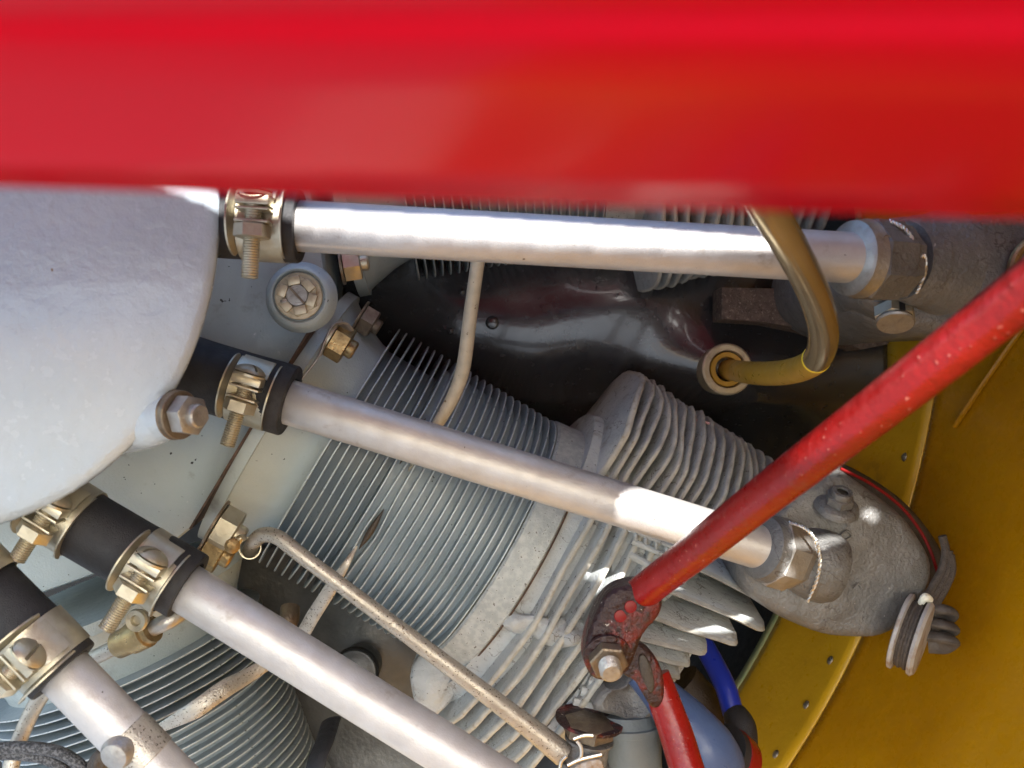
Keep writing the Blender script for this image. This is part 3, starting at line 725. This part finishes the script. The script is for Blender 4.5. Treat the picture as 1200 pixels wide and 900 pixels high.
# ------------------------------------------------------------------ bent pipe with grommet
pipe = thing('bent_pipe', 'heat stained brown steel pipe bent into a collared hole in the baffle', 'pipe', P(850, 434, .55))
def relax(pts, n=14, it=70):
    q = []
    for a, b in zip(pts, pts[1:]): q += [a.lerp(b, k/n) for k in range(n)]
    q.append(pts[-1])
    for _ in range(it): q = [q[0]]+[q[i]*.5+(q[i-1]+q[i+1])*.25 for i in range(1, len(q)-1)]+[q[-1]]
    return q
BD = bafd(851, 433)
path = [P(868, 190, .27), P(893, 235, .285), P(928, 290, .31), P(956, 345, .345), (P(968, 388, .375)), P(962, 424, .41), P(928, 437, .445), P(890, 439, .48), P(852, 433, BD+.004)]
rp = relax(path)
bm = bmesh.new(); sweep(bm, rp, [.0054+.0007*min(1, i/60) for i in range(len(rp))], 26, smooth=False, mif=lambda t: 1 if t > .62 else 0); obj('pipe_body', bm, ['copper', 'amber_pipe'], pipe, sharp=70)
im = int(len(rp)*.62); tm = (rp[im+1]-rp[im-1]).normalized()
bm = bmesh.new(); lathe(bm, rp[im], tm, [(-.0009, .0058), (-.0007, .0063), (.0007, .0063), (.0009, .0058)], 30, cap=False); obj('paint_mark', bm, 'yellow', pipe, label='yellow paint ring')
gp = P(851, 433, BD-.004); ga = V((.10, -1, .05))
bm = bmesh.new(); lathe(bm, gp, ga, [(-.016, .0140), (.001, .0152), (.0025, .0150), (.0032, .0140), (.0030, .0112), (.0016, .0106)], 44, cap=False); obj('grommet', bm, 'cream', pipe)
bm = bmesh.new(); lathe(bm, gp, ga, [(-.016, .0100), (.0016, .0102), (.0026, .0098), (.0024, .0072), (-.004, .0068)], 40, cap=False); obj('collar', bm, 'amber_pipe', pipe)

# ------------------------------------------------------------------ thin pipes
bm = bmesh.new(); sweep(bm, [P(563, 285, .425), P(558, 320, .43), P(551, 370, .44), P(543, 430, .452), P(532, 463, .456), P(516, 492, .456), P(500, 515, .462), P(484, 545, .468), P(474, 565, .474)], [.0032, .0032, .0033, .0035, .0034, .0030, .0022, .0014, .0006], 16)
tag(obj('thin_pipe', bm, 'beige'), 'thin beige pipe dropping from the uppermost tube onto the fins', 'pipe', 'thin pipes')
pp = thing('primer_pipe', 'thin speckled metal pipe lying across the fins from flange nut to elbow fitting', 'pipe', P(300, 632, .44), 'thin pipes')
bm = bmesh.new(); sweep(bm, [P(292, 648, .452), P(297, 636, .446), P(308, 627, .440), P(326, 630, .436), P(352, 650, .434), P(400, 686, .434), P(480, 746, .438), P(560, 806, .442), P(620, 852, .445), P(660, 884, .447)], [.0036, .0036, .0036, .0036, .0036, .0036, .0039, .0043, .0050, .0058], 22); obj('pipe_body', bm, 'lead', pp)
q = P(293, 642, .446)
bm = bmesh.new(); lathe(bm, q, V((.25, -.95, .1)), [(-.004, .0047), (-.004, .0052), (.003, .0052), (.003, .0047)], 30, cap=False); obj('clip_loop', bm, 'zinc', pp)
bm = bmesh.new(); sweep(bm, [P(278, 630, .440), P(284, 628, .438), P(288, 633, .438)], .0022, 8, flat=.3); obj('clip_tail', bm, 'zinc', pp)
bm = bmesh.new(); lathe(bm, P(272, 639, .437), V((.3, -.9, 0)), [(0, .0036), (.002, .0036), (.003, .002)], 16); obj('clip_screw', bm, 'brass', pp)

# elbow fitting at the lower end
ef = thing('elbow_fitting', 'stained elbow fitting with lock wire loops at the foot of the speckled pipe', 'fitting', P(690, 880, .45))
fa = V((.15, -.1, 1)).normalized()
bm = bmesh.new(); lathe(bm, P(684, 905, .452), fa, [(0, .0118), (.005, .0118), (.0052, .0104), (.016, .0100), (.0162, .0118), (.0175, .0118)], 32); obj('body', bm, 'rocker', ef)
bm = bmesh.new(); hexnut(bm, P(688, 862, .452), fa, .0125, .0075, up=(0, -1, 0), ph=.2); obj('nut', bm, 'dark_nut', ef)
bm = bmesh.new(); lathe(bm, P(690, 846, .456), fa, [(0, .0165), (.0015, .0165), (.002, .015)], 36); obj('seat', bm, 'red_worn', ef)
for pts in ([(672, 866), (684, 862), (695, 862)], [(676, 868), (681, 876), (681, 886), (676, 892)], [(656, 900), (658, 892), (664, 886)], [(665, 897), (680, 890), (705, 884)]):
    bm = bmesh.new(); sweep(bm, [P(x, y, .436) for x, y in pts], .0009, 8); obj('lock_wire', bm, 'wire', ef)
bm = bmesh.new(); pillow(bm, [(668, 900), (700, 888), (708, 895), (708, 915), (670, 920)], .436, .446, .001, .0005, smooth=1); obj('tag_plate', bm, 'button', ef)

# head port and slate pipe
bm = bmesh.new(); pillow(bm, [(702, 800), (722, 806), (738, 792), (765, 800), (776, 818), (770, 838), (740, 848), (715, 840), (692, 826)], .458, .52, .003, -.004, smooth=1, wob=.004); o = obj('exhaust_port', bm, 'rocker', main)
sp = thing('slate_pipe', 'slate grey smooth round pipe standing below the corroded bolt', 'pipe', P(737, 900, .455))
bm = bmesh.new(); lathe(bm, P(738, 960, .466), V((-.02, .04, 1)), [(0, .0165), (.044, .0165), (.0445, .0178), (.0475, .0178), (.048, .0165), (.053, .0145)], 48); obj('pipe_body', bm, 'slate', sp)

# ------------------------------------------------------------------ blue spark plug boot
boot = thing('plug_boot', 'blue grey tapered rubber boot with red end ring beside the red stay', 'boot', P(820, 870, .46))
bm = bmesh.new(); sweep(bm, [P(748, 788, .458), P(772, 812, .455), P(800, 845, .45), P(822, 876, .448), P(832, 896, .452), P(836, 915, .46)], [.007, .0088, .0125, .0155, .0165, .0150], 36); obj('boot_body', bm, 'blue', boot)
ra = V((.62, .35, -.55)).normalized(); q = P(842, 884, .462)
bm = bmesh.new(); lathe(bm, q, ra, [(0, .0160), (.006, .0160)], 40); obj('collar', bm, 'rubber', boot)
bm = bmesh.new(); lathe(bm, q+ra*.004, ra, [(0, .0150), (.0012, .0164), (.0095, .0160), (.0105, .0150)], 40); obj('end_ring', bm, 'red_tube', boot, label='bright red ring')
bm = bmesh.new(); sweep(bm, [P(862, 912, .475), P(869, 880, .478), P(868, 850, .482), P(860, 836, .488)], [.0075, .0078, .0075, .0062], 20, wob=.1); obj('elbow', bm, 'rubber', boot)
bm = bmesh.new(); sweep(bm, [P(862, 846, .487), P(857, 828, .490), P(850, 805, .495), P(838, 780, .505), P(824, 755, .515), P(812, 735, .52)], .0056, 18); o = obj('ignition_wire', bm, 'blue_wire'); tag(o, 'bright blue ignition wire rising from the black elbow behind the side fins', 'wire')
bm = bmesh.new(); sweep(bm, [P(795, 800, .52), P(820, 830, .52), P(838, 870, .52), P(842, 900, .52)], .013, 18); o = obj('inner_duct', bm, 'rubber_brown'); tag(o, 'dark brown rounded duct half hidden behind the blue boot', 'duct')

# ------------------------------------------------------------------ red stay with bolted bracket
stay = thing('red_stay', 'red painted tubular stay with flattened end bolted over the cylinder head', 'stay', P(710, 770, .405))
bm = bmesh.new(); sweep(bm, [P(1330, 240, .225), P(1200, 343, .252), P(1050, 462, .286), P(900, 578, .335), P(810, 650, .375), P(775, 677, .391), P(748, 698, .402)], [.0074, .0074, .0074, .0074, .0073, .0072, .0074], 36); obj('tube', bm, 'red_tube', stay)
bm = bmesh.new(); pillow(bm, [(704, 704), (722, 688), (752, 684), (780, 692), (776, 722), (754, 744), (744, 770), (736, 792), (712, 800), (690, 794), (684, 770), (690, 735)], .394, .410, .0035, .0006, smooth=2, wob=.0008); obj('flattened_end', bm, 'red_worn', stay)
ba = V((.06, -.93, -.34)).normalized(); q = P(711, 767, .3945)
bm = bmesh.new(); lathe(bm, q, ba, [(0, .0100), (.0012, .0100), (.0016, .0094)], 30); obj('washer', bm, 'red_worn', stay)
bm = bmesh.new(); hexnut(bm, q+ba*.0016, ba, .0082, .0052, ph=.4); obj('nut', bm, 'dark_nut', stay, sharp=20)
bm = bmesh.new(); pr = [(.006, .0043)]; z = .0066
while z < .0125: pr += [(z, .0047), (z+.0004, .0043)]; z += .0009
pr.append((.0130, .0036)); lathe(bm, q, ba, pr, 22); obj('bolt_end', bm, 'steel', stay, sharp=20)
for x, y in ((739, 711), (727, 722)):
    bm = bmesh.new(); lathe(bm, P(x, y, .3936), V((.1, -1, .1)), [(0, .0027), (.0004, .0025), (.0006, .0012)], 18, up=(0, 0, 1)); obj('rivet', bm, 'red_plain', stay)
s2 = thing('red_stay', 'short red painted stay hanging from the corroded bolt past the blue boot', 'stay', P(775, 800, .405))
bm = bmesh.new(); pillow(bm, [(724, 770), (742, 752), (760, 760), (776, 782), (781, 806), (778, 828), (766, 834), (754, 816), (744, 798), (728, 792)], .404, .411, .0025, .0006, smooth=2, wob=.0008); obj('flattened_end', bm, 'red_worn', s2)
bm = bmesh.new(); pillow(bm, [(748, 768), (756, 766), (765, 785), (768, 808), (762, 815), (755, 800), (749, 785)], .4030, .405, .0008, .0004, smooth=2); obj('pressed_groove', bm, 'rubber_brown', s2)
bm = bmesh.new(); sweep(bm, [P(768, 790, .414), P(778, 820, .412), P(793, 862, .408), P(812, 925, .40)], [.0062, .0070, .0074, .0076], 28); obj('tube', bm, 'red_tube', s2)

# ------------------------------------------------------------------ corded toggle on the rocker cover
tg = thing('corded_toggle', 'worn grey bobbin of two discs wound with dark cord at the rocker cover', 'toggle', P(1080, 745, .44))
ba = V((.80, -.52, -.25)).normalized(); q = P(1068, 744, .440)
bm = bmesh.new(); lathe(bm, q-ba*.0062, ba, [(0, .0165), (.0006, .0182), (.0022, .0184), (.0028, .0170)], 44, up=(0, 0, 1)); obj('disc', bm, 'button', tg)
bm = bmesh.new(); _, x_, y_ = basis(ba, (0, 0, 1)); lp = []; lp2 = []; lp3 = []
for i in range(60):
    t = 2*PI*i/60; r = .0182
    if math.cos(t-R(-60)) > .55: r *= 1-.42*(math.cos(t-R(-60))-.55)
    e = x_*math.cos(t)+y_*math.sin(t)
    lp.append(bm.verts.new(q+ba*.0030+e*r*.97)); lp2.append(bm.verts.new(q+ba*.0045+e*r)); lp3.append(bm.verts.new(q+ba*.0058+e*r*.93))
bridge(bm, lp, lp2); bridge(bm, lp2, lp3); bm.faces.new(lp[::-1]); bm.faces.new(lp3); obj('disc', bm, 'button', tg)
for k in range(5):
    r = .0150+.0006*(k % 2); c_ = q+ba*(-.0028+k*.0014)
    bm = bmesh.new(); sweep(bm, [c_+x_*math.cos(2*PI*i/20)*r+y_*math.sin(2*PI*i/20)*r for i in range(21)], .0010, 8, n=2, cap=False); obj('cord_turn', bm, 'rope', tg)
for pts in ([(1084, 706), (1092, 690), (1104, 668), (1108, 645), (1104, 628)], [(1090, 707), (1100, 690), (1110, 666), (1112, 645)], [(1096, 708), (1106, 692), (1115, 670), (1114, 650)]):
    bm = bmesh.new(); sweep(bm, [P(x, y, .447) for x, y in pts], .0020, 10, wob=.1); obj('cord', bm, 'rope', tg)
bm = bmesh.new(); sweep(bm, [P(1078, 708, .437), P(1084, 700, .435), P(1090, 703, .437)], [.0014, .0022, .0016], 10, wob=.3); obj('knot', bm, 'white', tg, label='cream thread knot')
for y in (716, 733, 749):
    bm = bmesh.new(); sweep(bm, [P(1086, y-5, .45), P(1103, y-2, .447), P(1112, y+1, .451), P(1104, y+7, .457), P(1088, y+6, .46)], .0050, 16, flat=.5, wob=.3); obj('leather_loop', bm, 'grey_rope', tg)

# ------------------------------------------------------------------ lower left details
bm = bmesh.new(); q = on_axis(4, 168, 866); lathe(bm, q, ax4, [(-.0075, TR*1.01), (-.0072, TR*1.05), (.0072, TR*1.05), (.0075, TR*1.01)], 44, cap=False); jb = obj('joint_band', bm, 'lead', t4, label='tan speckled joint band')
bm = bmesh.new(); lathe(bm, P(136, 884, .356), V((-.1, -1, -.2)), [(-.006, .0062), (0, .0062), (.002, .0050), (.003, .002)], 24); obj('band_bolt', bm, 'steel', t4)
fp = thing('brass_fitting', 'brass pipe joiner on a thin pipe above the lower fins', 'fitting', P(155, 745, .42))
fa = (P(186, 735, .41)-P(120, 766, .42)).normalized()
bm = bmesh.new(); lathe(bm, P(138, 756, .418), fa, [(0, .0058), (.0006, .0062), (.008, .0062), (.0086, .0056), (.0088, .0070), (.0175, .0070), (.018, .006), (.021, .006)], 24); obj('joiner', bm, 'brass', fp)
bm = bmesh.new(); sweep(bm, [P(95, 778, .428), P(120, 766, .421), P(140, 756, .417)], .0035, 14); obj('pipe_end', bm, 'lead', fp)
bm = bmesh.new(); sweep(bm, [P(178, 738, .412), P(200, 726, .412), P(230, 706, .42)], .0036, 14, wob=.2); obj('pipe_end', bm, 'steel', fp)
bm = bmesh.new(); lathe(bm, P(160, 727, .402), V((-.1, -1, 0)), [(-.004, .0040), (0, .0050), (.0012, .0044), (.0008, .0024), (-.001, .0020)], 24); obj('eyelet', bm, 'zinc', fp)
bm = bmesh.new(); sweep(bm, [P(60, 800, .40), P(44, 822, .405), P(30, 850, .408), P(18, 880, .408), P(8, 920, .405)], .0034, 16)
tag(obj('thin_pipe', bm, 'lead'), 'thin mottled pipe curving down past the braided cable', 'pipe', 'thin pipes')
cab = thing('braided_cable', 'black braided cable looping over the lower fins at the picture corner', 'cable', P(40, 885, .395))
for k, pts in enumerate(([(-20, 878), (30, 876), (70, 882), (98, 902), (108, 930)], [(-20, 884), (25, 884), (62, 892), (85, 915)])):
    bm = bmesh.new(); sweep(bm, [P(x, y, .392+.004*k) for x, y in pts], .0026, 12); obj('strand_sleeve', bm, 'braid', cab)
bm = bmesh.new(); pillow(bm, [(98, 895), (112, 878), (124, 880), (126, 905), (100, 915)], .385, .40, .003, .001); obj('end_boot', bm, 'rubber_brown', cab)
# straps between the fins
bm = bmesh.new(); pts = [P(418, 640, .466), P(404, 664, .462), P(386, 692, .466), P(368, 720, .474), P(348, 750, .482), P(300, 786, .472), P(262, 808, .458), P(228, 832, .450), P(190, 852, .452), P(172, 862, .458)]
sweep(bm, pts, [.0006, .0020, .0034, .0036, .0036, .0036, .0046, .0044, .0024, .0008], 14, flat=.30, up=(0, -1, 0)); o = obj('flat_strap', bm, 'lead'); tag(o, 'grey flat strap wedged between the fins of the two lower cylinders', 'strap')
# dark inter-cylinder baffle with rubber plug
lb = thing('lower_baffle', 'dark grey baffle plate with round plug between the main and lower cylinders', 'baffle', P(410, 770, .56))
bm = bmesh.new(); surf(bm, 30, 30, lambda u, v: P(250+280*u, 640+270*v, .575+.02*math.sin(u*3)*math.sin(v*3)-.03*math.exp(-((u-.62)/.3)**2-((v-.45)/.3)**2)))
o = obj('plate', bm, 'dark_plate', lb, sharp=80); solidify(o, .002, 1)
bm = bmesh.new(); lathe(bm, P(416, 787, .536), V((-.05, -1, .05)), [(-.02, .0120), (0, .0122), (.001, .0118), (.0013, .0108), (.003, .009), (.0042, .005), (.0045, .001)], 36); obj('rubber_plug', bm, 'dark_plate', lb)
bm = bmesh.new(); lathe(bm, P(416, 787, .536), V((-.05, -1, .05)), [(-.001, .0122), (.0005, .0134), (-.002, .0138)], 36, cap=False); obj('plug_groove', bm, 'dull_black', lb)
bm = bmesh.new(); sweep(bm, [P(325, 750, .50), P(338, 728, .50), P(340, 712, .505)], .0052, 14); o = obj('drain_stub', bm, 'dark_nut'); tag(o, 'short dark pipe stub in the gap above the third silver tube', 'pipe')
